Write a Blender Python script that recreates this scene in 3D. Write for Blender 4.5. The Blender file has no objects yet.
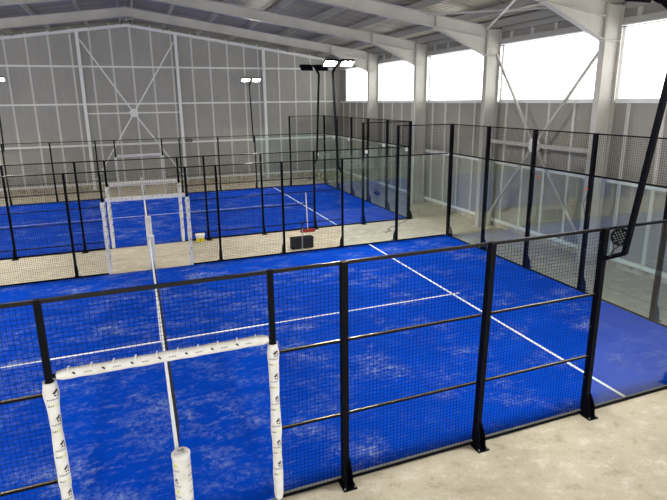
import bpy, math, random
from mathutils import Vector, Matrix
random.seed(7)
S = bpy.context.scene
C = S.collection

# ------------------------------------------------------------------ helpers
class MB:
    """collects shapes and links them as ONE mesh object"""
    def __init__(s): s.v = []; s.f = []; s.m = []; s.cur = 0; s.sm = []
    def add(s, vs, fs, smooth=False):
        n = len(s.v); s.v += [tuple(p) for p in vs]
        for f in fs: s.f.append(tuple(i + n for i in f)); s.m.append(s.cur); s.sm.append(smooth)
        return s
    def hexa(s, p):   # 8 corners: bottom ring 0-3, top ring 4-7
        return s.add(p, [(3, 2, 1, 0), (4, 5, 6, 7), (0, 1, 5, 4), (1, 2, 6, 5), (2, 3, 7, 6), (3, 0, 4, 7)])
    def box(s, x0, x1, y0, y1, z0, z1):
        return s.hexa([(x0, y0, z0), (x1, y0, z0), (x1, y1, z0), (x0, y1, z0), (x0, y0, z1), (x1, y0, z1), (x1, y1, z1), (x0, y1, z1)])
    def slab(s, xa, za0, za1, xb, zb0, zb1, y0, y1):   # sloped box in the xz plane
        return s.hexa([(xa, y0, za0), (xb, y0, zb0), (xb, y1, zb0), (xa, y1, za0), (xa, y0, za1), (xb, y0, zb1), (xb, y1, zb1), (xa, y1, za1)])
    def bar(s, a, b, w, h=None, up=(0, 0, 1)):          # rectangular bar between two points
        a = Vector(a); b = Vector(b); h = h or w
        d = (b - a).normalized(); u = Vector(up)
        if abs(d.dot(u)) > .98: u = Vector((0, 1, 0))
        r = d.cross(u).normalized(); u = r.cross(d).normalized()
        q = [(-1, -1), (1, -1), (1, 1), (-1, 1)]
        return s.hexa([a + r * (i * w / 2) + u * (j * h / 2) for i, j in q] + [b + r * (i * w / 2) + u * (j * h / 2) for i, j in q])
    def tube(s, pts, rad, n=8, cap=True):
        pts = [Vector(p) for p in pts]
        rads = rad if isinstance(rad, (list, tuple)) else [rad] * len(pts)
        base = len(s.v); rings = []
        prev = None
        for i, p in enumerate(pts):
            d = (pts[min(i + 1, len(pts) - 1)] - pts[max(i - 1, 0)]).normalized()
            if prev is None:
                u = Vector((0, 0, 1)) if abs(d.z) < .9 else Vector((0, 1, 0))
                r = d.cross(u).normalized()
            else:
                r = (prev - d * prev.dot(d)).normalized()
            prev = r; u = d.cross(r)
            rings.append([p + (r * math.cos(2 * math.pi * k / n) + u * math.sin(2 * math.pi * k / n)) * rads[i] for k in range(n)])
        vs = [v for R in rings for v in R]; fs = []
        for i in range(len(rings) - 1):
            for k in range(n):
                k2 = (k + 1) % n
                fs.append((i * n + k, i * n + k2, (i + 1) * n + k2, (i + 1) * n + k))
        s.add(vs, fs, True)
        if cap:
            s.add(rings[0], [tuple(range(n))[::-1]]); s.add(rings[-1], [tuple(range(n))])
        return s
    def lathe(s, prof, cx, cy, n=24, smooth=True):      # profile [(r,z)]
        vs = []; fs = []
        for r, z in prof:
            for k in range(n):
                a = 2 * math.pi * k / n; vs.append((cx + r * math.cos(a), cy + r * math.sin(a), z))
        for i in range(len(prof) - 1):
            for k in range(n):
                k2 = (k + 1) % n; fs.append((i * n + k, i * n + k2, (i + 1) * n + k2, (i + 1) * n + k))
        return s.add(vs, fs, smooth)
    def wire(s, a, b, w):                               # thin square wire, open ended
        a = Vector(a); b = Vector(b); d = (b - a).normalized()
        u = Vector((0, 0, 1)) if abs(d.z) < .9 else Vector((1, 0, 0))
        r = d.cross(u).normalized() * w / 2; u = r.normalized().cross(d) * w / 2
        vs = [a + r + u, a - r + u, a - r - u, a + r - u, b + r + u, b - r + u, b - r - u, b + r - u]
        return s.add(vs, [(0, 1, 5, 4), (1, 2, 6, 5), (2, 3, 7, 6), (3, 0, 4, 7)])
    def build(s, name, mat, parent=None, bevel=0):
        me = bpy.data.meshes.new(name); off = Vector((0, 0, 0))
        if parent is not None:
            p = parent
            while p is not None: off += p.location; p = p.parent
        me.from_pydata([tuple(Vector(v) - off) for v in s.v], [], s.f)
        for m in (mat if isinstance(mat, (list, tuple)) else [mat]): me.materials.append(m)
        me.polygons.foreach_set('material_index', s.m)
        me.polygons.foreach_set('use_smooth', s.sm)
        me.update()
        o = bpy.data.objects.new(name, me); C.objects.link(o)
        if parent is not None: o.parent = parent
        if bevel:
            b = o.modifiers.new('bevel', 'BEVEL'); b.width = bevel; b.segments = 2; b.limit_method = 'ANGLE'
        return o

def tag(o, label=None, cat=None, group=None, kind=None):
    if label: o['label'] = label
    if cat: o['category'] = cat
    if group: o['group'] = group
    if kind: o['kind'] = kind
    return o
def thing(name, loc, label, cat, group=None):
    o = bpy.data.objects.new(name, None); C.objects.link(o); o.location = loc
    o.empty_display_size = .2
    return tag(o, label, cat, group)
def struct(name, mb, mat, parent=None):
    o = mb.build(name, mat, parent)
    if parent is None: o['kind'] = 'structure'
    return o

# ------------------------------------------------------------------ materials
def srgb(r, g, b):
    f = lambda c: (c / 255 / 12.92) if c <= 10 else ((c / 255 + .055) / 1.055) ** 2.4
    return (f(r), f(g), f(b), 1)
def mat(name, col, rough=.5, metal=0, spec=.5):
    m = bpy.data.materials.new(name); m.use_nodes = True
    b = m.node_tree.nodes['Principled BSDF']
    b.inputs['Base Color'].default_value = col; b.inputs['Roughness'].default_value = rough
    b.inputs['Metallic'].default_value = metal; b.inputs['Specular IOR Level'].default_value = spec
    return m
class NT:
    def __init__(s, m): s.t = m.node_tree; s.b = s.t.nodes['Principled BSDF']
    def n(s, ty, **kw):
        x = s.t.nodes.new(ty)
        for k, v in kw.items():
            if k in x.inputs: x.inputs[k].default_value = v
            else: setattr(x, k, v)
        return x
    def l(s, a, b): s.t.links.new(a, b)
    def pos(s, scale=(1, 1, 1), rot=(0, 0, 0)):
        g = s.n('ShaderNodeNewGeometry'); mp = s.n('ShaderNodeMapping')
        mp.inputs['Scale'].default_value = scale; mp.inputs['Rotation'].default_value = rot
        s.l(g.outputs['Position'], mp.inputs['Vector']); return mp.outputs['Vector']
    def noise(s, vec, scale, detail=4, rough=.55):
        x = s.n('ShaderNodeTexNoise'); x.inputs['Scale'].default_value = scale
        x.inputs['Detail'].default_value = detail; x.inputs['Roughness'].default_value = rough
        s.l(vec, x.inputs['Vector']); return x.outputs['Fac']
    def ramp(s, fac, stops):
        r = s.n('ShaderNodeValToRGB'); e = r.color_ramp.elements
        while len(e) < len(stops): e.new(.5)
        for k, (p, c) in enumerate(stops): e[k].position = p; e[k].color = c if len(c) == 4 else (*c, 1)
        s.l(fac, r.inputs['Fac']); return r.outputs['Color']
    def math(s, op, a, b=None):
        x = s.n('ShaderNodeMath'); x.operation = op
        for i, q in enumerate((a, b)):
            if q is None: continue
            if isinstance(q, (int, float)): x.inputs[i].default_value = q
            else: s.l(q, x.inputs[i])
        return x.outputs[0]
    def mix(s, fac, a, b, blend='MIX'):
        x = s.n('ShaderNodeMix'); x.data_type = 'RGBA'; x.blend_type = blend
        if isinstance(fac, (int, float)): x.inputs[0].default_value = fac
        else: s.l(fac, x.inputs[0])
        for i, q in ((6, a), (7, b)):
            if isinstance(q, tuple): x.inputs[i].default_value = q
            else: s.l(q, x.inputs[i])
        return x.outputs[2]
    def bump(s, h, strength=.3, dist=.01):
        x = s.n('ShaderNodeBump'); x.inputs['Strength'].default_value = strength; x.inputs['Distance'].default_value = dist
        s.l(h, x.inputs['Height']); s.l(x.outputs['Normal'], s.b.inputs['Normal'])
W1 = (1, 1, 1, 1); K0 = (0, 0, 0, 1)

# blue artificial turf with patches of pale sand
M_turf = mat('blue_turf', srgb(8, 62, 205), .9, 0, .03)
t = NT(M_turf)
big = t.noise(t.pos(), .62, 4)
mid = t.noise(t.pos((1.0, 1.5, 1), (0, 0, .35)), 1.05, 8, .72)
fine = t.noise(t.pos((1, 1, 1)), 12, 6, .8)
streak = t.noise(t.pos((1, 3.2, 1), (0, 0, -.12)), 2.2, 6, .65)
a = t.ramp(big, [(.47, K0), (.66, W1)])
b = t.ramp(mid, [(.48, K0), (.68, W1)])
c = t.ramp(fine, [(.42, K0), (.66, W1)])
d = t.ramp(streak, [(.53, K0), (.72, W1)])
sep = t.n('ShaderNodeSeparateXYZ'); t.l(t.pos((.36, 1, 1)), sep.inputs[0])
wear = t.math('POWER', 2.718, t.math('MULTIPLY', t.math('MULTIPLY', sep.outputs[0], sep.outputs[0]), -1.0))   # sand trodden in around the doorways
a = t.math('ADD', a, t.math('MULTIPLY', wear, .55))
sand = t.math('MULTIPLY', t.math('MULTIPLY', t.math('ADD', b, t.math('MULTIPLY', d, .55)), t.math('ADD', t.math('MULTIPLY', a, 1.15), .03)), c)
sand = t.math('MINIMUM', t.math('MULTIPLY', sand, 1.1), .62)
base = t.mix(t.noise(t.pos(), 1.1, 4), srgb(0, 52, 160), srgb(0, 73, 198))
t.l(t.mix(sand, base, srgb(150, 168, 206)), t.b.inputs['Base Color'])
t.bump(t.noise(t.pos(), 260, 2), .25, .004)

M_line = mat('white_line', srgb(232, 236, 240), .7, 0, .2)
# polished beige concrete
M_conc = mat('concrete', srgb(196, 184, 160), .62, 0, .3)
t = NT(M_conc)
n1 = t.noise(t.pos(), .55, 5, .6); n2 = t.noise(t.pos((1, 1.3, 1), (0, 0, .5)), 3.2, 7, .7); n3 = t.noise(t.pos(), 26, 4, .7)
col = t.mix(t.ramp(n1, [(.3, K0), (.7, W1)]), srgb(170, 162, 144), srgb(193, 186, 168))
col = t.mix(t.ramp(n2, [(.52, K0), (.68, (.9, .9, .9, 1))]), col, srgb(210, 205, 194))
col = t.mix(t.ramp(n2, [(.28, (.8, .8, .8, 1)), (.45, K0)]), col, srgb(140, 126, 102))
col = t.mix(t.ramp(n3, [(.35, (.22, .22, .22, 1)), (.55, K0)]), col, srgb(150, 140, 118))
t.l(col, t.b.inputs['Base Color'])
t.l(t.ramp(n2, [(.3, (.5, .5, .5, 1)), (.7, (.75, .75, .75, 1))]), t.b.inputs['Roughness'])
M_joint = mat('floor_joint', srgb(120, 108, 88), .9)

# grey insulated wall panels with fine vertical texture
def wallmat(name, c0, c1, ax):
    m = mat(name, c0, .7, 0, .3); t = NT(m)
    sc = (1, 1, .12) 
    n = t.noise(t.pos(sc), 14, 3, .6); k = t.noise(t.pos(), .5, 3)
    f = t.math('ADD', t.math('MULTIPLY', n, .5), t.math('MULTIPLY', k, .5))
    t.l(t.mix(t.ramp(f, [(.3, K0), (.7, W1)]), c0, c1), t.b.inputs['Base Color'])
    w = t.n('ShaderNodeTexWave'); w.bands_direction = ax; w.inputs['Scale'].default_value = 6
    t.l(t.pos(), w.inputs['Vector']); t.bump(w.outputs['Fac'], .12, .01)
    return m
M_gable = wallmat('gable_panel', srgb(148, 147, 142), srgb(163, 162, 157), 'X')
M_right = wallmat('side_panel', srgb(142, 139, 132), srgb(156, 153, 146), 'Y')
M_strip = mat('cover_strip', srgb(200, 199, 194), .55)
M_rail = mat('wall_rail', srgb(222, 224, 224), .5)
M_plinth = mat('plinth', srgb(188, 180, 164), .85)
t = NT(M_plinth); t.l(t.mix(t.ramp(t.noise(t.pos(), 4, 5), [(.35, K0), (.65, W1)]), srgb(160, 150, 132), srgb(202, 196, 182)), t.b.inputs['Base Color'])
# painted structural steel
M_steel = mat('painted_steel', srgb(206, 204, 200), .5, 0, .4)
t = NT(M_steel); t.l(t.mix(t.ramp(t.noise(t.pos(), 1.3, 4), [(.3, K0), (.7, W1)]), srgb(170, 168, 163), srgb(184, 182, 177)), t.b.inputs['Base Color'])
M_galv = mat('galvanised_purlin', srgb(172, 170, 164), .45, .2)
M_roof = mat('roof_sheet', srgb(140, 140, 144), .42, .45)
t = NT(M_roof); t.l(t.mix(t.ramp(t.noise(t.pos((.25, 2.5, 1)), 1.1, 4), [(.35, K0), (.65, W1)]), srgb(136, 132, 122), srgb(168, 162, 148)), t.b.inputs['Base Color'])
# black powder coat of cages
M_black = mat('black_powder_coat', srgb(8, 9, 16), .5, 0, .06)
M_toprail = mat('black_rail', srgb(5, 5, 8), .3, 0, .15)
M_railsheen = mat('rail_sheen_metal', srgb(170, 166, 158), .27, .9)  # bright metal strip added so the black mid rails' tops show the window reflection
M_wire = mat('black_mesh_wire', srgb(5, 5, 9), .6, 0, .1)
M_railgrey = mat('rail_steel', srgb(8, 8, 11), .5, 0, .1)
M_edge = mat('turf_edging', srgb(120, 122, 120), .6)
M_dark = mat('dark_rubber', srgb(16, 17, 20), .7)
M_inside = mat('pad_inside', srgb(14, 14, 16), .9)
M_bolt = mat('bolt_zinc', srgb(170, 172, 175), .3, .8)
# white foam padding
M_pad = mat('white_pad', srgb(232, 232, 232), .5, 0, .35)
t = NT(M_pad)
t.l(t.mix(t.ramp(t.noise(t.pos(), 9, 4), [(.4, K0), (.7, W1)]), srgb(214, 214, 213), srgb(200, 199, 195)), t.b.inputs['Base Color'])
t.bump(t.noise(t.pos((1, 1, .6)), 22, 3), .35, .012)
M_ink = mat('printed_ink', srgb(22, 20, 34), .6)
M_ink2 = mat('grey_print', srgb(70, 70, 80), .6)
M_lime = mat('lime_print', srgb(196, 214, 70), .6)
M_tape = mat('net_tape', srgb(232, 234, 238), .6)
M_net = mat('net_cord', srgb(12, 12, 16), .8)
M_white = mat('white_plastic', srgb(236, 236, 232), .4)
M_yellow = mat('yellow_label', srgb(238, 214, 20), .5)
M_red = mat('red_plastic', srgb(150, 26, 24), .5)
M_redclip = mat('red_clip', srgb(210, 60, 40), .5)
M_alu = mat('aluminium_tube', srgb(176, 178, 180), .35, .7)
M_bluebag = mat('blue_cloth', srgb(16, 36, 84), .8)
M_crate = mat('black_crate', srgb(17, 20, 30), .6)
M_rubble = mat('pale_rubble', srgb(190, 180, 156), .95)
t = NT(M_rubble); t.l(t.mix(t.ramp(t.noise(t.pos(), 7, 5), [(.4, K0), (.6, W1)]), srgb(96, 88, 72), srgb(196, 188, 166)), t.b.inputs['Base Color'])
M_lamp = bpy.data.materials.new('lamp_on'); M_lamp.use_nodes = True
_b = M_lamp.node_tree.nodes['Principled BSDF']; _b.inputs['Emission Color'].default_value = (1, .955, .86, 1); _b.inputs['Emission Strength'].default_value = 430
M_lampoff = mat('lamp_glass', srgb(200, 200, 190), .2)

def glassmat(name, tint, f0):
    m = bpy.data.materials.new(name); m.use_nodes = True; nt = m.node_tree; nt.nodes.clear()
    out = nt.nodes.new('ShaderNodeOutputMaterial'); mx = nt.nodes.new('ShaderNodeMixShader')
    tr = nt.nodes.new('ShaderNodeBsdfTransparent'); gl = nt.nodes.new('ShaderNodeBsdfGlossy')
    tr.inputs['Color'].default_value = tint; gl.inputs['Roughness'].default_value = .02
    lw = nt.nodes.new('ShaderNodeLayerWeight'); lw.inputs['Blend'].default_value = .5
    p = nt.nodes.new('ShaderNodeMath'); p.operation = 'POWER'; p.inputs[1].default_value = 4.0
    ma = nt.nodes.new('ShaderNodeMath'); ma.operation = 'MULTIPLY_ADD'; ma.inputs[1].default_value = 1 - f0; ma.inputs[2].default_value = f0
    L = nt.links.new
    L(lw.outputs['Facing'], p.inputs[0]); L(p.outputs[0], ma.inputs[0]); L(ma.outputs[0], mx.inputs[0])
    L(tr.outputs[0], mx.inputs[1]); L(gl.outputs[0], mx.inputs[2]); L(mx.outputs[0], out.inputs[0])
    return m
M_glass = glassmat('court_glass', (.93, .965, .96, 1), .04)
M_endglass = glassmat('end_wall_glass', (.92, .96, .95, 1), .075)
M_pane = glassmat('window_pane', (.97, .98, .98, 1), .04)

# ------------------------------------------------------------------ constants
GAP = 2.92; Y1 = 0.0; Y2 = 10 + GAP             # the two courts start at y = Y1 and y = Y2
H3, H4 = 2.96, 3.94
GY = 26.6                                       # gable wall face
WX = 12.5                                       # side wall face
FR = [5.72, 10.71, 15.71, 20.71]                # portal frames
TH = .016                                       # turf thickness
rz = lambda x: 8.86 - .14 * abs(x)             # top of rafters

# ------------------------------------------------------------------ setting: floor, walls, roof, windows
mb = MB().box(-12.7, 12.7, -9, 26.8, -.15, 0)
floor = struct('floor', mb, M_conc)
j = MB()
j.box(-12.5, 9.9, 11.35, 11.362, 0, .002); j.box(-12.5, 12.5, -3.2, -3.188, 0, .002); j.box(10.9, 10.912, -8, 26, 0, .002)
j.build('floor_joint', M_joint, floor)

def gable_top(x): return 9.15 - .14 * abs(x)
g = MB()
for sx in (-1, 1):
    p = [(0, .0), (sx * 12.6, .0), (sx * 12.6, gable_top(12.6)), (0, gable_top(0))]
    vs = [(x, GY, z) for x, z in p] + [(x, GY + .12, z) for x, z in p]
    g.add(vs, [(0, 1, 2, 3), (7, 6, 5, 4), (0, 1, 5, 4), (1, 2, 6, 5), (2, 3, 7, 6)])
wall_back = struct('wall_back', g, M_gable)
STRIPS = [[-11.0, -10.0, -9.0, -8.2], [-6.95, -5.94, -4.94, -3.9, -2.86], [-1.92, -.88, .13, 1.19, 2.25], [3.35, 4.36, 5.37, 6.36, 7.2], [8.46, 9.5, 10.5, 11.45]]
GC = [-12.3, -7.5, -2.5, 2.5, 7.5, 12.3]
for i in range(5):
    a, b = GC[i], GC[i + 1]
    for x in STRIPS[i]:
        MB().box(x - .045, x + .045, GY - .03, GY, .3, gable_top(x) - .1).build('cover_strip', M_strip, wall_back)
    for z, w in ((.32, .1), (2.47, .11), (4.70, .09), (6.68, .09)):
        if (z == 6.68 and i in (0, 4)): 
            pass
        MB().box(a + .08, b - .08, GY - .1, GY - .03, z - w / 2, z + w / 2).build('wall_rail', M_rail, wall_back)
MB().box(-12.5, 12.5, GY - .06, GY - .0, 0, .26).build('plinth', M_plinth, wall_back)

SILL, HEAD = 4.62, 6.64
ZTOP = 7.36
def side_wall(name, sx):
    w = MB()
    xa, xb = sorted((sx * WX, sx * (WX + .12)))
    w.box(xa, xb, -9, GY, 0, SILL); w.box(xa, xb, -9, GY, HEAD, ZTOP)
    o = struct(name, w, M_right)
    def bx(x0, x1, *r):
        x0, x1 = sorted((sx * x0, sx * x1)); return MB().box(x0, x1, *r)
    fr = [-4.3, .72] + FR + [26.45]
    for i in range(len(fr) - 1):
        a, b = fr[i], fr[i + 1]
        bx(WX - .12, WX, a + .1, b - .1, SILL - .02, SILL + .1).build('window_sill_rail', M_rail, o)
        bx(WX - .2, WX, a + .1, b - .1, HEAD - .03, HEAD + .0).build('window_head_rail', M_rail, o)
        bx(WX - .15, WX - .03, a + .1, b - .1, HEAD + .0, HEAD + .17).build('wall_rail', M_steel, o)
        bx(WX - .16, WX - .02, a + .1, b - .1, 7.04, 7.2).build('eave_beam', M_galv, o)
        bx(WX - .12, WX - .03, a + .1, b - .1, .2, .31).build('wall_rail', M_rail, o)
        bx(WX - .12, WX - .03, a + .1, b - .1, 2.40, 2.52).build('wall_rail', M_rail, o)
        k = 0
        y = b - .46
        while y > a + .15:
            bx(WX - .04, WX, y - .045, y + .045, .26, SILL).build('cover_strip', M_strip, o)
            bx(WX - .04, WX, y - .06, y + .06, HEAD + .1, 7.1).build('cover_strip', M_strip, o)
            y -= 1.04
        bx(WX - .02, WX + .0, a + .1, b - .1, 0, .2).build('plinth', M_plinth, o)
    return o
wall_right = side_wall('wall_right', 1)
wall_left = side_wall('wall_left', -1)

fw = MB()  # unseen upper front wall, added to keep light from the open front off the roof
for sx in (-1, 1):
    p = [(0, 4.6), (sx * 12.6, 4.6), (sx * 12.6, gable_top(12.6)), (0, gable_top(0))]
    vs = [(x, -9.12, z) for x, z in p] + [(x, -9, z) for x, z in p]
    fw.add(vs, [(0, 1, 2, 3), (7, 6, 5, 4), (0, 1, 5, 4), (1, 2, 6, 5), (2, 3, 7, 6)])
struct('wall_front', fw, M_gable)

# clerestory windows: frame + pane
nw = 0
for sx in (1, -1):
    fr = [-4.3, .72] + FR + [26.45]
    for i in range(len(fr) - 1):
        a, b = fr[i] + .005, fr[i + 1] - .005
        if i == len(fr) - 2: b = fr[i + 1] - .75
        nw += 1
        x0, x1 = sorted((sx * (WX + .02), sx * (WX + .08)))
        m = MB()
        m.box(x0, x1, a, b, SILL, SILL + .05); m.box(x0, x1, a, b, HEAD - .05, HEAD)
        m.box(x0, x1, a, a + .05, SILL, HEAD); m.box(x0, x1, b - .05, b, SILL, HEAD)
        o = struct('window_%d' % nw, m, M_rail)
        xm = (x0 + x1) / 2
        MB().box(xm - .006, xm + .006, a + .03, b - .03, SILL + .03, HEAD - .03).build('pane', M_pane, o)
        if fr[i + 1] > 25:
            x0, x1 = sorted((sx * WX, sx * (WX + .12)))
            MB().box(x0, x1, b, GY, SILL, HEAD).build('side_panel', M_right, wall_right if sx > 0 else wall_left)

# roof: trapezoidal sheet, purlins as parts of the ceiling
r = MB()
prof = []
y = -9.0
while y < GY + .1:
    prof += [(y, 0), (y + .13, 0), (y + .16, .04), (y + .22, .04), (y + .25, 0)]
    y += .25
for sx in (-1, 1):
    vs = []; fs = []
    for y, dz in prof:
        vs += [(0, y, rz(0) + .27 + dz), (sx * 12.75, y, rz(12.75) + .27 + dz)]
    for k in range(len(prof) - 1):
        fs.append((2 * k, 2 * k + 1, 2 * k + 3, 2 * k + 2))
    r.add(vs, fs)
    vs2 = [(x, y, z + .1) for (x, y, z) in [(0, -9, rz(0) + .3), (sx * 12.75, -9, rz(12.75) + .3), (sx * 12.75, GY + .2, rz(12.75) + .3), (0, GY + .2, rz(0) + .3)]]
    r.add(vs2, [(0, 1, 2, 3)])
ceiling = struct('ceiling', r, M_roof)
for sx in (-1, 1):
    for x in (.29, 1.88, 3.66, 5.44, 7.2, 8.97, 10.9, 12.1):
        X = sx * x; z = rz(x)
        m = MB()
        ye = GY - .28; m.box(X - .036, X + .036, -9, ye, z + .012, z + .027); m.box(X - .01, X + .01, -9, ye, z + .02, z + .25); m.box(X - .05, X + .05, -9, ye, z + .235, z + .25)
        m.build('purlin', M_galv, ceiling)

# ------------------------------------------------------------------ steel frame
def column(y, sx, label):
    o = thing('steel_column', (sx * 12.07, y, 0), label, 'steel column', 'portal frame columns')
    def bx(x0, x1, *q):
        x0, x1 = sorted((sx * x0, sx * x1)); return MB().box(x0, x1, *q)
    bx(11.78, 11.80, y - .1, y + .1, 0, rz(11.8) - .02).build('inner_flange', M_steel, o)
    bx(12.32, 12.34, y - .1, y + .1, 0, rz(12.3) - .02).build('outer_flange', M_steel, o)
    bx(11.80, 12.32, y - .008, y + .008, 0, rz(12.05) - .02).build('web', M_steel, o)
    for z in (6.22, 7.11):
        for s in (-1, 1):
            x0, x1 = sorted((sx * 11.8, sx * 12.32)); ya, yb = sorted((y + s * .008, y + s * .1))
            MB().box(x0, x1, ya, yb, z, z + .014).build('stiffener', M_steel, o)
    bx(11.70, 12.42, y - .15, y + .15, 0, .02).build('base_plate', M_steel, o)
    for z in (6.4, 6.55, 6.75, 6.9):
        x0, x1 = sorted((sx * 11.80, sx * 11.82)); MB().box(x0, x1, y - .085, y - .055, z - .018, z + .018).build('bolt', M_dark, o)
    return o
names = ['nearest the camera', 'second from the camera', 'third from the camera', 'farthest from the camera, by the corner']
for i, y in enumerate(FR):
    column(y, 1, 'pale grey steel I-beam column on the right windowed wall, ' + names[i])
    
def rafter(y, label):
    o = thing('steel_rafter', (0, y, 8.3), label, 'steel beam', 'roof rafters')
    for sx in (-1, 1):
        X = sx * 11.76
        zt0, zt1 = rz(0), rz(11.78); d = .39
        MB().slab(0, zt0 - d, zt0 - d + .02, X, zt1 - d, zt1 - d + .02, y - .1, y + .1).build('bottom_flange', M_steel, o)
        MB().slab(0, zt0 - .02, zt0, X, zt1 - .02, zt1, y - .1, y + .1).build('top_flange', M_steel, o)
        MB().slab(0, zt0 - d, zt0, X, zt1 - d, zt1, y - .008, y + .008).build('web', M_steel, o)
        h = MB(); xa, xb = sx * 9.65, X; za = rz(9.65) - d; zb = 6.24
        h.slab(xa, za - .02, za, xb, zb, zb + .02, y - .1, y + .1)
        vs = [(xa, y - .008, za), (xb, y - .008, zb), (xb, y - .008, rz(11.78) - d), (xa, y + .008, za), (xb, y + .008, zb), (xb, y + .008, rz(11.78) - d)]
        h.add(vs, [(0, 1, 2), (5, 4, 3), (0, 1, 4, 3), (1, 2, 5, 4), (2, 0, 3, 5)])
        h.build('haunch', M_steel, o)
        for s in (-1, 1):
            ya, yb = sorted((y + s * .008, y + s * .1))
            x0, x1 = sorted((xa, xa + sx * .015)); MB().box(x0, x1, ya, yb, rz(9.65) - d + .02, rz(9.65) - .02).build('stiffener', M_steel, o)
        x0, x1 = sorted((sx * 11.74, sx * 11.765)); MB().box(x0, x1, y - .1, y + .1, 6.22, rz(11.78)).build('end_plate', M_galv, o)
    p = MB(); p.box(-.025, -.002, y - .13, y + .13, 8.3, 8.92); p.box(.002, .025, y - .13, y + .13, 8.3, 8.92); p.build('ridge_plate', M_steel, o)
    p = MB(); p.slab(-.32, rz(.32) - .39 - .015, rz(.32) - .39, .0, 8.31, 8.325, y - .1, y + .1); p.slab(0, 8.31, 8.325, .32, rz(.32) - .405, rz(.32) - .39, y - .1, y + .1)
    p.build('ridge_haunch', M_steel, o)
    return o
rn = ['roof rafter nearest the camera, at the top right corner', 'second roof rafter from the camera', 'third roof rafter from the camera', 'roof rafter last before the gable wall, with its bolted ridge in view']
for i, y in enumerate(FR): rafter(y, 'pale grey steel ' + rn[i])

# gable frame
gr = thing('gable_beam', (0, GY - .2, 8.7), 'light grey sloping steel beam along the top of the rear gable wall', 'steel beam')
for sx in (-1, 1):
    gz = lambda x: 8.77 - .14 * abs(x)
    MB().slab(0, gz(0), gz(0) + .15, sx * 12.3, gz(12.3), gz(12.3) + .15, GY - .26, GY - .06).build('rafter_half', M_rail, gr)
for x, nm in ((-7.5, None), (-2.5, 'left of the X bracing'), (2.5, 'right of the X bracing'), (7.5, 'behind the lit twin floodlight')):
    if nm is None: continue
    o = thing('gable_column', (x, GY - .16, 0), 'slim light grey steel post on the rear gable wall, ' + nm, 'steel column', 'gable wall posts')
    zt = 8.87 - .14 * abs(x)
    MB().box(x - .08, x + .08, GY - .24, GY - .22, 0, zt).build('front_flange', M_rail, o)
    MB().box(x - .08, x + .08, GY - .12, GY - .10, 0, zt).build('rear_flange', M_rail, o)
    MB().box(x - .006, x + .006, GY - .22, GY - .12, 0, zt).build('web', M_rail, o)
# gable X bracing
o = thing('cross_brace', (0, GY - .2, 4.2), 'light steel X bracing with central plate on the rear gable wall', 'bracing')
yb = GY - .17
ends = [(-2.4, 8.05), (2.4, 8.05), (2.4, .5), (-2.4, .5)]
for x, z in ends:
    v = Vector((-.05 - x, 0, 4.2 - z)).normalized()
    MB().bar((x, yb, z), (-.05 - v.x * .12, yb, 4.2 - v.z * .12), .07, .05, (0, 1, 0)).build('diagonal', M_rail, o)
MB().bar((-2.42, yb, 4.2), (-.2, yb, 4.2), .05, .07).build('strut', M_rail, o)
MB().bar((.1, yb, 4.2), (2.42, yb, 4.2), .05, .07).build('strut', M_rail, o)
pl = MB(); pl.tube([(-.05, yb - .03, 4.2), (-.05, yb + .03, 4.2)], .24, 8); pl.build('gusset_plate', M_rail, o)
# wall X bracing in the bay between columns
o = thing('cross_brace', (12.15, 8.3, 3.25), 'steel X bracing across the large right-hand window bay, with level strut', 'bracing')
xb = 12.12; cy, cz = 8.33, 3.25
for y, z in ((5.9, 6.22), (10.55, 6.28), (10.55, .42), (5.9, .42)):
    v = Vector((0, cy - y, cz - z)).normalized()
    MB().bar((xb, y, z), (xb, cy - v.y * .12, cz - v.z * .12), .08, .06, (1, 0, 0)).build('diagonal', M_steel, o)
MB().bar((xb, 5.83, cz), (xb, cy - .2, cz), .1, .13).build('strut', M_steel, o)
MB().bar((xb, cy + .2, cz), (xb, 10.6, cz), .1, .13).build('strut', M_steel, o)
MB().tube([(xb - .035, cy, cz), (xb + .035, cy, cz)], .26, 8).build('gusset_plate', M_rail, o)
# roof bracing
o = thing('cross_brace', (11.0, 8.2, 7.2), 'thin steel roof bracing crossing under the ceiling sheets above the right windows', 'bracing')
P = lambda x, y: (x, y, rz(x) - .08)
MB().bar(P(11.7, 10.6), P(9.3, 5.82), .07, .07).build('diagonal', M_steel, o)
MB().bar(P(11.7, 5.82), P(9.3, 10.6), .05, .05).build('diagonal', M_steel, o)
MB().bar(P(10.5, 8.2 - .14), P(10.5, 8.2 + .14), .28, .02).build('gusset_plate', M_steel, o)

# ------------------------------------------------------------------ courts
def line_x(x0, x1, y, w, par): MB().box(x0, x1, y - w / 2, y + w / 2, TH, TH + .002).build('white_line', M_line, par)
def line_y(y0, y1, x, w, par): MB().box(x - w / 2, x + w / 2, y0, y1, TH, TH + .002).build('white_line', M_line, par)
def turf(Y, label):
    o = tag(MB().box(-10, 10, Y, Y + 10, 0.001, TH).build('turf_court', M_turf), label, 'court surface', 'turf courts')
    line_y(Y, Y + 10, 6.95, .06, o); line_y(Y, Y + 10, -6.95, .06, o)
    line_x(-7.15, 7.15, Y + 5, .06, o)
    return o
turf(Y1, 'bright blue sanded turf court with white lines, nearer the camera')
turf(Y2, 'blue turf court with white lines beyond the concrete strip, nearer the gable wall')

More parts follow.
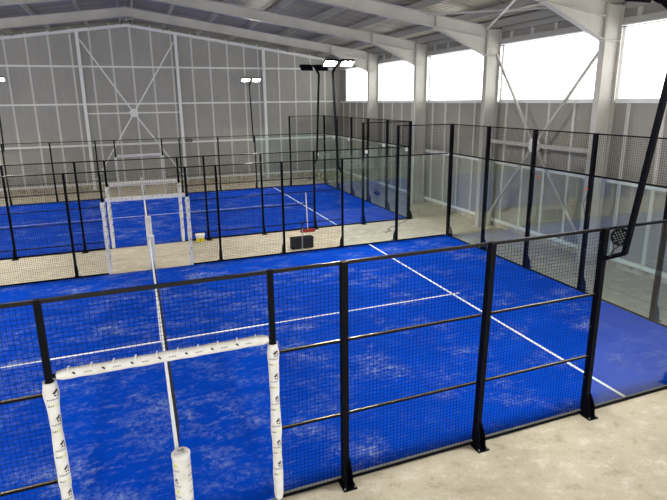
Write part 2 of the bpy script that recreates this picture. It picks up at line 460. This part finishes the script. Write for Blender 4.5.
def wires_xz(m, x0, x1, y, z0, z1, w=.004, p=.05):
    n = max(1, round((x1 - x0) / p)); 
    for k in range(n + 1): m.wire((x0 + (x1 - x0) * k / n, y, z0), (x0 + (x1 - x0) * k / n, y, z1), w)
    n = max(1, round((z1 - z0) / p))
    for k in range(n + 1): m.wire((x0, y, z0 + (z1 - z0) * k / n), (x1, y, z0 + (z1 - z0) * k / n), w)
def wires_yz(m, y0, y1, x, z0, z1, w=.004, p=.05):
    n = max(1, round((y1 - y0) / p))
    for k in range(n + 1): m.wire((x, y0 + (y1 - y0) * k / n, z0), (x, y0 + (y1 - y0) * k / n, z1), w)
    n = max(1, round((z1 - z0) / p))
    for k in range(n + 1): m.wire((x, y0, z0 + (z1 - z0) * k / n), (x, y1, z0 + (z1 - z0) * k / n), w)

def post(par, x, y, h, ox, oy, mat=None, lean=0, foot=True, w=.074, d=.09, clips=False):
    """rectangular post whose inner face is at (x,y); (ox,oy) points away from the court"""
    m = MB()
    tx, ty = -oy, ox                        # tangent
    def pt(u, o_, z, l=0): return (x + tx * u + ox * o_ + l, y + ty * u + oy * o_, z)
    q = [(-w / 2, .0), (w / 2, .0), (w / 2, d), (-w / 2, d)]
    m.hexa([pt(u, o_, .012) for u, o_ in q] + [pt(u, o_, h, lean) for u, o_ in q])
    p = m.build('post', M_black, par)
    if foot:
        b = MB(); b.hexa([pt(u, o_, 0.001) for u, o_ in ((-.09, .0), (.09, .0), (.09, .24), (-.09, .24))] + [pt(u, o_, .014) for u, o_ in ((-.09, .0), (.09, .0), (.09, .24), (-.09, .24))])
        b.build('base_plate', M_black, p)
        b = MB()
        vs = [pt(s, o_, z) for s in (-w / 2 - .008, -w / 2) for o_, z in ((.02, .014), (.21, .014), (.19, .2), (d + .01, .36), (.02, .36))]
        vs2 = [pt(s, o_, z) for s in (w / 2, w / 2 + .008) for o_, z in ((.02, .014), (.21, .014), (.19, .2), (d + .01, .36), (.02, .36))]
        for V in (vs, vs2):
            b = MB(); b.add(V, [(0, 1, 2, 3, 4), (9, 8, 7, 6, 5)] + [(k, (k + 1) % 5, (k + 1) % 5 + 5, k + 5) for k in range(5)])
            b.build('foot_gusset', M_black, p)
        for u in (-.068, .068):
            if not clips: break
            b = MB(); c0 = Vector(pt(u, .215, .014)); b.tube([c0, c0 + Vector((0, 0, .022))], .011, 6); b.build('bolt', M_bolt, p)
    for z in (.62, 1.45, 2.2, 2.75):
        for s in (-1, 1):
            if not clips: break
            k = MB(); a_ = Vector(pt(s * w / 2, .03, z)); b_ = Vector(pt(s * (w / 2 + .022), .03, z)); k.tube([a_, b_], .009, 6); k.build('clip', M_dark, p)
    return p

LOGO = ["...XX.", "..XXXX", ".XXXX.", "XXXX..", "XXX..X", ".X..XX", ".....X", ".XX...", ".XX.XX", "....XX"]
def glyph_line(n, seed):
    rn = random.Random(seed); rows = [[], [], []]
    for k in range(n):
        g = rn.choice((("XX", "X.", "XX"), ("XX", "XX", "X."), ("X.", "X.", "XX"), ("XX", ".X", "XX"), ("X.", "XX", "X."), ("XX", "X.", "X.")))
        for i in range(3): rows[i].append(g[i] + '.')
    return [''.join(r_) for r_ in rows]
def stamp(dst, rows, place, u0, v0, px, pv=None):
    pv = pv or px; par, mt = dst; m = MB()
    for i, row in enumerate(rows):
        for j_, ch in enumerate(row):
            if ch != 'X': continue
            ua, ub = u0 + (j_ - len(row) / 2) * px, u0 + (j_ + 1 - len(row) / 2) * px
            va, vb = v0 - i * pv, v0 - (i + 1) * pv
            m.add([place(ua, va), place(ub, va), place(ub, vb), place(ua, vb)], [(3, 2, 1, 0)])
    m.build('printed_mark', mt, par)

def post_pad(par, x, y, h, face, detail=True, seed=0, r0=.057, bulge=1):
    """foam tube round a post, open and black at the top, printed marks on its side; face = angle the print faces"""
    rn = random.Random(seed)
    m = MB(); prof = []
    z = 0.03
    while z < h:
        rr = r0 + .004 * math.sin(z * 9 + seed) + rn.uniform(-.002, .002)
        for zc, am in ((1.97, .014), (.97, .008)):
            rr += bulge * am * math.exp(-((z - zc) / .09) ** 2)
        prof.append((rr, z)); z += .04
    prof.append((r0 + .006, h)); prof.append((r0 - .012, h - .004)); prof_in = [(r0 - .014, h - .006), (r0 - .016, h - .05), (.0, h - .05)]
    prof[0] = (prof[0][0] - .01, .02)
    m.lathe(prof, x, y, 20); m.cur = 1; m.lathe(prof_in, x, y, 20)
    o = m.build('post_pad', [M_pad, M_inside], par)
    if detail:
        ink, ink2, lime = (o, M_ink), (o, M_ink2), (o, M_lime)
        def place(u, v):
            best = r0
            for rr, zz in prof:
                if zz <= v: best = rr
            nxt = best
            R = best + .0035
            a_ = face + u / r0
            return (x + R * math.cos(a_), y + R * math.sin(a_), v)
        z = h - .07; k = 0
        while z > .3:
            stamp(ink, LOGO, place, .022, z, .0076)
            stamp(ink2, glyph_line(7, seed + k), place, 0, z - .092, .0044, .006)
            stamp(ink, glyph_line(4, seed + 9 + k), place, -.026, z - .165, .0044, .006)
            stamp(lime, glyph_line(3, seed + 5 + k), place, .022, z - .160, .005, .007)
            z -= .29; k += 1
    return o
def beam_pad(par, x0, x1, y, z, face, detail=True, seed=0, r0=.055, ties=True):
    m = MB(); pts = []; rads = []
    n = 40
    for k in range(n + 1):
        s = k / n; pts.append((x0 + (x1 - x0) * s, y, z + .002 * math.sin(s * 31 + seed)))
        e = min(s, 1 - s) * n
        rads.append((r0 + .0015 * math.sin(s * 57 + seed)) * (.72 if e == 0 else .93 if e == 1 else 1))
    m.tube(pts, rads, 16)
    o = m.build('beam_pad', M_pad, par)
    if detail:
        ink, ink2 = (o, M_ink), (o, M_ink2)
        def place(u, v):      # u along x, v round the tube
            a_ = face + v / r0; R = r0 + .005
            return (u, y + R * math.cos(a_), z + R * math.sin(a_))
        x = x0 + .16; k = 0
        while x < x1 - .2:
            stamp(ink, [r_[:4] for r_ in LOGO[:6]] , place, x, -.012, .0075, .005)
            stamp(ink2, glyph_line(5, seed + k), place, x + .13, -.015, .005, .004)
            x += .27; k += 1
        x = x0 + .1
        while ties and x < x1 - .05:
            lace = MB(); lace.tube([(x, y - .045, z + .045), (x + .01, y, z + .075), (x + .015, y + .05, z + .05)], .006, 6); x += .21
            lace.build('lacing_tie', M_white, o)
    return o

OPEN = 1.13
def side_fence(Y, out, xs_right, xs_left, label, detail, pads=True, lean={}, marks=False):
    """mesh fence with the padded doorway in its middle; out = -1 towards the camera, +1 away"""
    o = thing('court_fence', (0, Y, 0), label, 'fence', 'mesh side fences of the courts')
    yr = Y + out * .03
    xs = sorted([-x for x in xs_left] + [-OPEN, OPEN] + xs_right)
    for x in xs:
        if abs(x) == OPEN:
            post(o, x, Y, H3, 0, out, foot=False, w=.06, d=.06)
        else:
            post(o, x, Y, H3, 0, out, lean=lean.get(x, 0), clips=detail, w=.078 if detail else .058, d=.09 if detail else .07)
    MB().box(xs[0] - .03, xs[-1] + .03, yr - .016, yr + .016, H3 - (.042 if detail else .03), H3).build('top_rail', M_toprail, o)
    ww = .0027 if detail else .004
    for a_, b_ in zip(xs[:-1], xs[1:]):
        if a_ == -OPEN:
            m = MB(); wires_xz(m, a_ + .03, b_ - .03, yr, 2.15, H3 - .03, ww); m.build('mesh_panel', M_wire, o)
            MB().box(a_ + .03, b_ - .03, yr - .02, yr + .02, 2.135, 2.165).build('door_beam', M_black, o)
            continue
        m = MB(); wires_xz(m, a_ + .04, b_ - .04, yr, .05, H3 - .03, ww); m.build('mesh_panel', M_wire, o)
        for z in (.97, 1.965):
            hr = .014 if detail else .009
            MB().box(a_ + .03, b_ - .03, yr - .013, yr + .013, z + .012 - 2 * hr, z + .012).build('mid_rail', M_railgrey, o)
            if detail: MB().box(a_ + .03, b_ - .03, yr - .013, yr + .013, z + .012, z + .014).build('rail_top_strip', M_railsheen, o)
        MB().box(a_ + .03, b_ - .03, yr - .02, yr + .02, .012, .05).build('bottom_rail', M_black, o)
        if detail: MB().box(a_ + .03, b_ - .03, yr - .005, yr + .03, .05, .053).build('rail_top_strip', M_edge, o)
    if pads:
        fa = -math.pi / 2
        post_pad(o, -OPEN, Y + out * .03, 2.10, fa + .35, detail or marks, 3, bulge=1)
        post_pad(o, OPEN, Y + out * .03, 2.09, fa - .2, detail or marks, 11, bulge=1)
        beam_pad(o, -1.06, 1.08, Y + out * .03, 2.15, math.pi + .15, detail or marks, 5, ties=detail, r0=.055 if detail else .066)
    return o
side_fence(Y1, -1, [2, 4, 6], [2, 4, 6], 'black mesh fence with white padded doorway, in the foreground', True, lean={4: .07})
side_fence(Y1 + 10, 1, [2, 4, 6], [2, 4, 6], 'black mesh fence with padded doorway on the far side of the nearer court', False, marks=True)
side_fence(Y2, -1, [2, 4, 6], [2, 4, 6], 'black mesh fence with padded doorway on the near side of the farther court', False, marks=True)
side_fence(Y2 + 10, 1, [2, 4, 6], [2, 4, 6], 'black mesh fence with padded doorway closest to the gable wall', False, marks=True)

def side_glass(Y, out, label):
    o = thing('glass_wall', (8, Y, 0), label, 'glass wall', 'glass walls of the courts')
    post(o, 8, Y, H4, 0, out)
    yr = Y + out * .03
    for a_, b_ in ((6.05, 7.95), (8.05, 9.95)):
        MB().box(a_, b_, yr - .006, yr + .006, .04, H3 - .03).build('glass_panel', M_glass, o)
        MB().box(a_, b_, yr - .02, yr + .02, H3 - .035, H3).build('top_rail' if a_ < 7 else 'mid_rail', M_black, o)
        MB().box(a_, b_, yr - .02, yr + .02, .012, .045).build('bottom_rail', M_black, o)
        MB().box(a_, b_, yr + .006, yr + .03, .045, .049).build('rail_top_strip', M_edge, o)
    m = MB(); wires_xz(m, 8.04, 9.96, yr, H3, H4 - .02, .004); m.build('mesh_panel', M_wire, o)
    MB().box(8, 10, yr - .018, yr + .018, H4 - .03, H4).build('top_rail', M_black, o)
    return o
def back_glass(Y, label, clips=False):
    o = thing('glass_wall', (10, Y + 5, 0), label, 'glass wall', 'glass walls of the courts')
    xr = 10.03
    ys = [Y + 2 * k for k in range(6)]
    for y in ys: post(o, 10, y, H4, 1, 0, clips=clips, w=.11 if y in (ys[0], ys[-1]) else .08, d=.1)
    for a_, b_ in zip(ys[:-1], ys[1:]):
        MB().box(xr - .006, xr + .006, a_ + .05, b_ - .05, .04, H3 - .03).build('glass_panel', M_endglass, o)
        MB().box(xr - .02, xr + .02, a_ + .04, b_ - .04, H3 - .04, H3).build('mid_rail', M_black, o)
        MB().box(xr - .02, xr + .02, a_ + .04, b_ - .04, .012, .04).build('bottom_rail', M_black, o)
        m = MB(); wires_yz(m, a_ + .04, b_ - .04, xr, H3, H4 - .02, .004); m.build('mesh_panel', M_wire, o)
    MB().box(xr - .018, xr + .018, ys[0], ys[-1], H4 - .03, H4).build('top_rail', M_black, o)
    return o
side_glass(Y1, -1, 'clear glass side wall at the right edge of the picture, beside the foreground fence')
side_glass(Y1 + 10, 1, 'clear glass side wall at the far right corner of the nearer court')
gs2 = side_glass(Y2, -1, 'clear glass side wall of the farther court facing the concrete strip')
side_glass(Y2 + 10, 1, 'clear glass side wall of the farther court by the gable wall corner')
gw1 = back_glass(Y1, 'long reflective glass end wall of the nearer court beside the right windows', True)
gw2 = back_glass(Y2, 'glass end wall of the farther court with white tags along its rail')

# small tags and clips fixed on the glass walls
def tagbox(par, x, y, z, s, m, name): MB().box(x - s, x + s, y - s, y + s, z - s * 1.6, z + s * 1.6).build(name, m, par)
for y in (Y2 + 2, Y2 + 6, Y2 + 8):
    tagbox(gw2, 9.95, y + .12, H3 - .12, .04, M_white, 'white_tag')
for x, par in ((6.14, gs2), (8.12, gs2), (9.86, gs2)):
    tagbox(par, x, Y2 - .09, H3 - .13, .035, M_white, 'white_tag')
MB().box(9.97, 9.985, 5.68, 5.76, 2.67, 2.705).build('red_clip', M_redclip, gw1)
MB().box(9.97, 9.985, 4.0, 4.06, 2.59, 2.63).build('red_clip', M_redclip, gw1)

# ------------------------------------------------------------------ nets
def net(Y, label, detail):
    o = thing('court_net', (0, Y + 5, 0), label, 'net', 'court nets')
    ya, yb = Y + .08, Y + 9.92
    top = lambda y: .885 + .05 * ((y - Y - 5) / 5) ** 2
    m = MB(); n = 216
    A_ = lambda y: -.04 + .13 * min(1, max(0, (y - Y - .3) / 1.6)) * min(1, (Y + 9.95 - y) / 2)
    sway = lambda y, z: .012 + A_(y) * (1 - z / .95) ** .7
    for k in range(n + 1):
        y = ya + (yb - ya) * k / n
        m.wire((sway(y, .03), y, .03), (sway(y, .9), y, top(y) - .02), .003)
    for i in range(20):
        for k in range(24):
            y0 = ya + (yb - ya) * k / 24; y1 = ya + (yb - ya) * (k + 1) / 24
            z0 = .03 + (top(y0) - .06) * i / 19; z1 = .03 + (top(y1) - .06) * i / 19
            m.wire((sway(y0, z0), y0, z0), (sway(y1, z1), y1, z1), .003)
    m.build('net_mesh', M_net, o)
    t_ = MB()
    for k in range(24):
        y0 = ya + (yb - ya) * k / 24; y1 = ya + (yb - ya) * (k + 1) / 24
        t_.hexa([(-.022, y0, top(y0) - .06), (.022, y0, top(y0) - .06), (.022, y1, top(y1) - .06), (-.022, y1, top(y1) - .06),
                 (-.016, y0, top(y0) + .01), (.016, y0, top(y0) + .01), (.016, y1, top(y1) + .01), (-.016, y1, top(y1) + .01)])
    t_.build('net_tape', M_tape, o)
    MB().box(-.028, .028, Y + 4.975, Y + 5.025, TH, top(Y + 5) + .015).build('centre_strap', M_tape, o)
    for s, yp in ((-1, Y - .1), (1, Y + 10.1)):
        x = .03
        p = MB(); p.lathe([(.0, 1.0), (.045, 1.0), (.045, .0)], x, yp, 12); p.build('net_post', M_black, o)
        d = MB(); R = .098
        d.lathe([(.0, 1.022), (.055, 1.024), (R - .008, 1.02), (R + .004, 1.005), (R + .004, .985), (R - .002, .975), (R, .6), (R - .003, .3), (R, .02), (R - .02, .01)], x, yp, 28)
        d = d.build('net_post_pad', M_pad, o)
        if detail and s < 0:
            ink, ink2, lime = (d, M_ink), (d, M_ink2), (d, M_lime)
            cap = lambda u, v: (x + u, yp + v, 1.0285)
            stamp(ink, LOGO, cap, .018, .04, .007, .006); stamp(ink, ["XXX", "X..", "XXX"], cap, -.018, .03, .009, .008)
            stamp(ink2, glyph_line(6, 2), cap, -.03, -.028, .0045, .004); stamp(ink2, glyph_line(5, 4), cap, .045, -.022, .004, .004)
            def cyl(a0):
                return lambda u, v: (x + (R + .004) * math.cos(a0 + u / R), yp + (R + .004) * math.sin(a0 + u / R), v)
            A = cyl(-math.pi / 2 - .75); B = cyl(-math.pi / 2 + .95)
            z = .93
            for k in range(3):
                stamp(lime, ["XXX", "XXX", "XXX"], A, -.0, z, .01, .011); stamp(ink2, glyph_line(6, k), A, .0, z - .075, .0045, .005)
                stamp(ink, LOGO, A, -.005, z - .18, .0065); stamp(ink2, glyph_line(7, k + 3), A, .0, z - .27, .0045, .005)
                stamp(ink2, glyph_line(6, k + 6), B, .0, z - .04, .0045, .005); stamp(ink, glyph_line(4, k + 8), B, .0, z - .16, .006, .007); stamp(ink2, glyph_line(6, k + 11), B, .0, z - .23, .004, .005)
                z -= .33
    return o
net(Y1, 'tennis style net seen end-on across the nearer court, with white padded posts', True)
net(Y2, 'net seen end-on across the farther court, with white padded posts', False)

# ------------------------------------------------------------------ floodlights on the fence posts
def floodlight(x, y, out, lit, label, dz=0, dx=0):
    o = thing('floodlight', (x, y, 0), label, 'floodlight', 'twin floodlights on the fence posts')
    b0 = (x, y + out * .09, 2.52); b1 = (x, y + out * .40, 2.68); top = (x, y + out * .78, 5.64); hd = (x, y + out * .3, 5.95 + dz)
    MB().bar(b0, b1, .05, .06).build('bracket', M_black, o)
    MB().bar(b1, top, .055, .065).build('pole', M_black, o)
    MB().bar(top, hd, .06, .07).build('neck', M_black, o)
    MB().box(x - .46, x + .46, hd[1] - .025, hd[1] + .025, hd[2] - .025, hd[2] + .025).build('crossarm', M_black, o)
    tl = math.radians(30)
    f = Vector((0, -out * math.cos(tl), math.sin(tl)))     # in-plane direction (towards the court, upwards)
    n = Vector((0, -out * math.sin(tl), -math.cos(tl)))    # direction of light
    for s in (-1, 1):
        c0 = Vector((x + s * .28, hd[1], hd[2])) + n * .055
        m = MB()
        def pl(u, v, w): return c0 + Vector((1, 0, 0)) * u + f * v + n * w
        q = [(-.21, -.15), (.21, -.15), (.21, .15), (-.21, .15)]
        m.hexa([pl(u, v, .03) for u, v in q] + [pl(u * .94, v * .94, -.03) for u, v in q])
        for k in range(7):
            u = -.18 + k * .06
            m.hexa([pl(u - .004, -.12, -.03), pl(u + .004, -.12, -.03), pl(u + .004, .12, -.03), pl(u - .004, .12, -.03), pl(u - .004, -.12, -.05), pl(u + .004, -.12, -.05), pl(u + .004, .12, -.05), pl(u - .004, .12, -.05)])
        h = m.build('lamp_head', M_black, o)
        q = [(-.19, -.13), (.19, -.13), (.19, .13), (-.19, .13)]
        for ua, ub, va, vb in ((-.21, .21, -.15, -.135), (-.21, .21, .135, .15), (-.21, -.195, -.135, .135), (.195, .21, -.135, .135)):
            qq = [(ua, va), (ub, va), (ub, vb), (ua, vb)]
            MB().hexa([pl(u, v, .06) for u, v in qq] + [pl(u, v, .03) for u, v in qq]).build('rim', M_black, h)
        MB().hexa([pl(u, v, .036) for u, v in q] + [pl(u, v, .031) for u, v in q]).build('lens', M_lamp if lit else M_lampoff, h)
    return o
floodlight(6, Y1, -1, True, 'dark leaning floodlight pole on the foreground fence, right of the hanging racket', .1)
floodlight(6, Y1 + 10, 1, True, 'lit twin floodlight facing the camera on the far fence of the nearer court')
floodlight(6, Y2, -1, True, 'black twin floodlight seen from behind, on the near fence of the farther court')
floodlight(6, Y2 + 10, 1, True, 'small lit twin floodlight in front of the gable wall panels')
floodlight(-6, Y2 + 10, 1, True, 'lit floodlight cut by the left edge of the picture')

for yy, oo, ll in ((Y1, -1, 'floodlight at the left end of the foreground fence, beyond the picture edge'), (Y1 + 10, 1, 'floodlight at the left end of the nearer court, far side, beyond the picture edge'), (Y2, -1, 'floodlight at the left end of the farther court, near side, beyond the picture edge')):
    floodlight(-6, yy, oo, True, ll)
# ------------------------------------------------------------------ loose things
# racket wedged between the post and the lamp pole
o = thing('padel_racket', (6.15, -.2, 2.7), 'black perforated racket wedged between fence post and leaning lamp pole', 'racket')
cen = Vector((6.075, -.24, 2.87)); R = .108
nrm = Vector((-.72, -.62, .25)).normalized(); ax = Vector((.45, 0, .8)); ax = (ax - nrm * ax.dot(nrm)).normalized(); si = ax.cross(nrm)
def rp(u, v, w): return cen + si * u + ax * v + nrm * w
rim = MB(); rim.tube([rp(R * math.sin(a_ * math.pi / 14), R * 1.08 * math.cos(a_ * math.pi / 14), 0) for a_ in range(29)], .013, 8, False); rim.build('rim', M_wire, o)
fc = MB(); n = 9; cs = 2 * R / n
rings = MB()
for i in range(n):
    for j_ in range(n):
        u = -R + (i + .5) * cs; v = -R + (j_ + .5) * cs
        if u * u + v * v > (R * .97) ** 2: continue
        hole = (i + j_) % 2 == 0 and u * u + v * v < (R * .82) ** 2
        for w in (-.006, .006):
            sq = [(u + cs / 2 * a_, v + cs / 2 * b_) for a_, b_ in ((-1, -1), (0, -1), (1, -1), (1, 0), (1, 1), (0, 1), (-1, 1), (-1, 0))]
            if not hole: fc.add([rp(a_, b_, w) for a_, b_ in sq], [tuple(range(8))])
            else:
                hr = cs * .42
                ci = [(u + hr * math.cos(math.radians(225 + 45 * k)), v + hr * math.sin(math.radians(225 + 45 * k))) for k in range(8)]
                fc.add([rp(a_, b_, w) for a_, b_ in sq + ci], [(k, (k + 1) % 8, 8 + (k + 1) % 8, 8 + k) for k in range(8)])
        if hole:
            ci = [(u + cs * .42 * math.cos(math.radians(225 + 45 * k)), v + cs * .42 * math.sin(math.radians(225 + 45 * k))) for k in range(8)]
            rings.add([rp(a_, b_, w) for w in (-.006, .006) for a_, b_ in ci], [(k, (k + 1) % 8, 8 + (k + 1) % 8, 8 + k) for k in range(8)])
fc.build('racket_face', M_wire, o); rings.build('perforation', M_white, o)
hd = MB(); hd.tube([rp(-.05, -R * .95, 0), rp(-.012, -R - .07, 0)], .009, 8); hd.tube([rp(.05, -R * .95, 0), rp(.012, -R - .07, 0)], .009, 8); hd.build('throat', M_dark, o)
gp = MB(); gp.tube([rp(0, -R - .06, 0), rp(0, -R - .20, 0)], [.014, .016], 10); gp.build('grip', M_dark, o)

# bucket
o = thing('bucket', (1.68, 12.62, 0), 'white plastic bucket with yellow printed label beside a padded doorway post', 'bucket')
MB().lathe([(0, .004), (.125, .004), (.15, .235), (.156, .24), (.156, .26)], 1.68, 12.62, 24).build('tub', M_white, o)
MB().lathe([(.162, .25), (.166, .255), (.166, .29), (.15, .3), (0, .3)], 1.68, 12.62, 24).build('lid', M_white, o)
lb = MB(); n = 14
for k in range(n):
    a0 = -math.pi / 2 - 1.25 + 2.5 * k / n; a1 = -math.pi / 2 - 1.25 + 2.5 * (k + 1) / n
    f_ = lambda a_, z: (1.68 + (.127 + .107 * (z - .004)) * math.cos(a_), 12.62 + (.127 + .107 * (z - .004)) * math.sin(a_), z)
    lb.add([f_(a0, .03), f_(a1, .03), f_(a1, .17), f_(a0, .17)], [(0, 1, 2, 3)])
lb = lb.build('label', M_yellow, o)
ink = (lb, M_ink)
f2 = lambda u, v: (1.68 + (.131 + .107 * v) * math.cos(-math.pi / 2 + u / .14), 12.62 + (.131 + .107 * v) * math.sin(-math.pi / 2 + u / .14), v)
stamp(ink, glyph_line(7, 40), f2, 0, .14, .008, .008); stamp(ink, glyph_line(4, 41), f2, 0, .09, .007, .008)

# black crate
o = thing('crate', (4.70, 10.5, 0), 'low black rectangular box on the concrete strip behind the forked pole', 'box')
m = MB(); x0, x1, y0, y1 = 4.37, 5.11, 10.42, 10.68
m.box(x0, x1, y0, y1, .0, .02); m.box(x0, x1, y0, y0 + .015, 0, .36); m.box(x0, x1, y1 - .015, y1, 0, .36); m.box(x0, x0 + .015, y0, y1, 0, .36); m.box(x1 - .015, x1, y0, y1, 0, .36)
m.build('body', M_crate, o)
m = MB(); m.box(x0 - .012, x1 + .012, y0 - .012, y0 + .02, .335, .365); m.box(x0 - .012, x1 + .012, y1 - .02, y1 + .012, .335, .365); m.box(x0 - .012, x0 + .02, y0, y1, .335, .365); m.box(x1 - .02, x1 + .012, y0, y1, .335, .365)
m.build('rim', M_dark, o)
MB().box(x0 + .02, x1 - .02, y0 + .02, y1 - .02, .3, .32).build('lid', M_crate, o)
# forked pole
o = thing('forked_pole', (4.69, 10.33, 0), 'grey metal pole with a black forked top standing before the black box', 'pole')
MB().tube([(4.69, 10.33, .02), (4.715, 10.37, .74)], .02, 10).build('shaft', M_alu, o)
m = MB(); m.tube([(4.715, 10.37, .72), (4.717, 10.372, .82)], .024, 10)
m.tube([(4.717, 10.372, .80), (4.67, 10.372, .9), (4.61, 10.37, .97), (4.60, 10.37, 1.02)], .014, 8); m.tube([(4.717, 10.372, .80), (4.77, 10.372, .9), (4.83, 10.37, .97), (4.84, 10.37, 1.03)], .014, 8)
m.build('fork', M_dark, o)
MB().lathe([(0, .03), (.03, .03), (.08, .012), (.08, 0.001), (0, .001)], 4.69, 10.33, 16).build('foot', M_alu, o)
# broom
o = thing('broom', (5.62, 12.6, 0), 'push broom with red head and white handle leaning on the farther fence', 'broom')
MB().box(5.29, 5.86, 12.43, 12.51, .05, .11).build('head', M_red, o)
m = MB().box(5.295, 5.855, 12.44, 12.50, .001, .05)
m.build('bristles', M_red, o)
MB().tube([(5.58, 12.47, .1), (5.64, 12.83, 1.43)], .016, 10).build('handle', M_white, o)
# cable on the floor
m = MB(); m.tube([(9.95, 12.78, .012), (9.6, 12.45, .012), (9.3, 12.3, .012), (9.15, 12.0, .012), (8.7, 11.85, .012), (8.45, 11.6, .012), (8.5, 11.4, .012), (8.15, 11.2, .012)], .011, 6)
tag(m.build('cable', M_dark), 'thin black cable lying on the concrete by the glass corner post', 'cable')
m = MB(); m.tube([(10.15, 4.02, 2.75), (10.17, 4.15, 2.55), (10.2, 4.3, 2.2), (10.18, 4.2, 1.9), (10.15, 4.08, 1.7), (10.15, 4.1, 1.2), (10.3, 4.1, .012)], .008, 6)
tag(m.build('cable', M_dark), 'loose black cable hanging down behind the reflective glass end wall', 'cable')
m = MB(); m.tube([(2.82 + .2 * math.cos(k * math.pi / 10), GY - .126, 2.55 + .07 * math.sin(k * math.pi / 10)) for k in range(21)], .028, 6, False)
tag(m.build('cable_coil', M_dark), 'small black cable coil on the gable wall rail, right of the X bracing', 'cable')
# rubble pile in the corner
rn = random.Random(3); m = MB(); vs = []; fs = []
nx, ny = 26, 14
for i in range(nx):
    for j_ in range(ny):
        u = i / (nx - 1); v = j_ / (ny - 1); e = (math.sin(math.pi * u) ** .5) * (math.sin(math.pi * v) ** .6)
        z = e * (.5 + .16 * math.sin(u * 9) + rn.uniform(-.09, .09)) if 0 < i < nx - 1 and 0 < j_ < ny - 1 else .0
        vs.append((9.7 + 2.2 * u + rn.uniform(-.02, .02), 24.2 + 1.1 * v + rn.uniform(-.02, .02), max(0.002, z)))
for i in range(nx - 1):
    for j_ in range(ny - 1): fs.append((i * ny + j_, (i + 1) * ny + j_, (i + 1) * ny + j_ + 1, i * ny + j_ + 1))
m.add(vs, fs)
tag(m.build('rubble_heap', M_rubble), 'low pale heap of rubble on the floor in the corner by the gable wall', 'rubble')
# blue bag
m = MB(); vs = []; fs = []
nx, ny = 14, 10
for i in range(nx):
    for k in range(ny):
        th = math.pi * i / (nx - 1); ph = 2 * math.pi * k / ny
        vs.append((11.25 + .14 * math.sin(th) * math.cos(ph), 18.4 + .24 * math.sin(th) * math.sin(ph) * (1 + .1 * math.sin(3 * ph)), .1 + .1 * math.cos(th) + (.0 if i else .0)))
for i in range(nx - 1):
    for k in range(ny): fs.append((i * ny + k, (i + 1) * ny + k, (i + 1) * ny + (k + 1) % ny, i * ny + (k + 1) % ny))
m.add(vs, fs, True)
o = thing('bag', (11.25, 18.4, 0), 'small dark blue bag on the floor behind the farther glass wall', 'bag')
m.build('body', M_bluebag, o)
MB().tube([(11.2, 18.25, .17), (11.18, 18.3, .28), (11.18, 18.5, .29), (11.2, 18.56, .17)], .014, 6).build('strap', M_bluebag, o)

# ------------------------------------------------------------------ light, world, camera
w = bpy.data.worlds.new('World'); S.world = w; w.use_nodes = True
bg = w.node_tree.nodes['Background']; bg.inputs['Color'].default_value = (1, .975, .93, 1); bg.inputs['Strength'].default_value = 3.2

cam = bpy.data.cameras.new('camera'); co = bpy.data.objects.new('camera', cam); C.objects.link(co)
F, yaw, pitch, roll = 515.8525, .3607, -.239, -.0115
f = Vector((math.sin(yaw) * math.cos(pitch), math.cos(yaw) * math.cos(pitch), math.sin(pitch)))
r = Vector((math.cos(yaw), -math.sin(yaw), 0)); u = r.cross(f)
r2 = r * math.cos(roll) + u * math.sin(roll); u2 = -r * math.sin(roll) + u * math.cos(roll)
M = Matrix(((r2.x, u2.x, -f.x, -.1096), (r2.y, u2.y, -f.y, -5.3209), (r2.z, u2.z, -f.z, 4.7619), (0, 0, 0, 1)))
co.matrix_world = M
cam.sensor_width = 36; cam.lens = F * 36 / 667; cam.shift_y = -23.97 / 667; cam.clip_start = .05
S.camera = co
S.view_settings.view_transform = 'Standard'; S.view_settings.look = 'None'
S.view_settings.exposure = 0.42; S.view_settings.gamma = 1.0
S.view_settings.use_curve_mapping = False
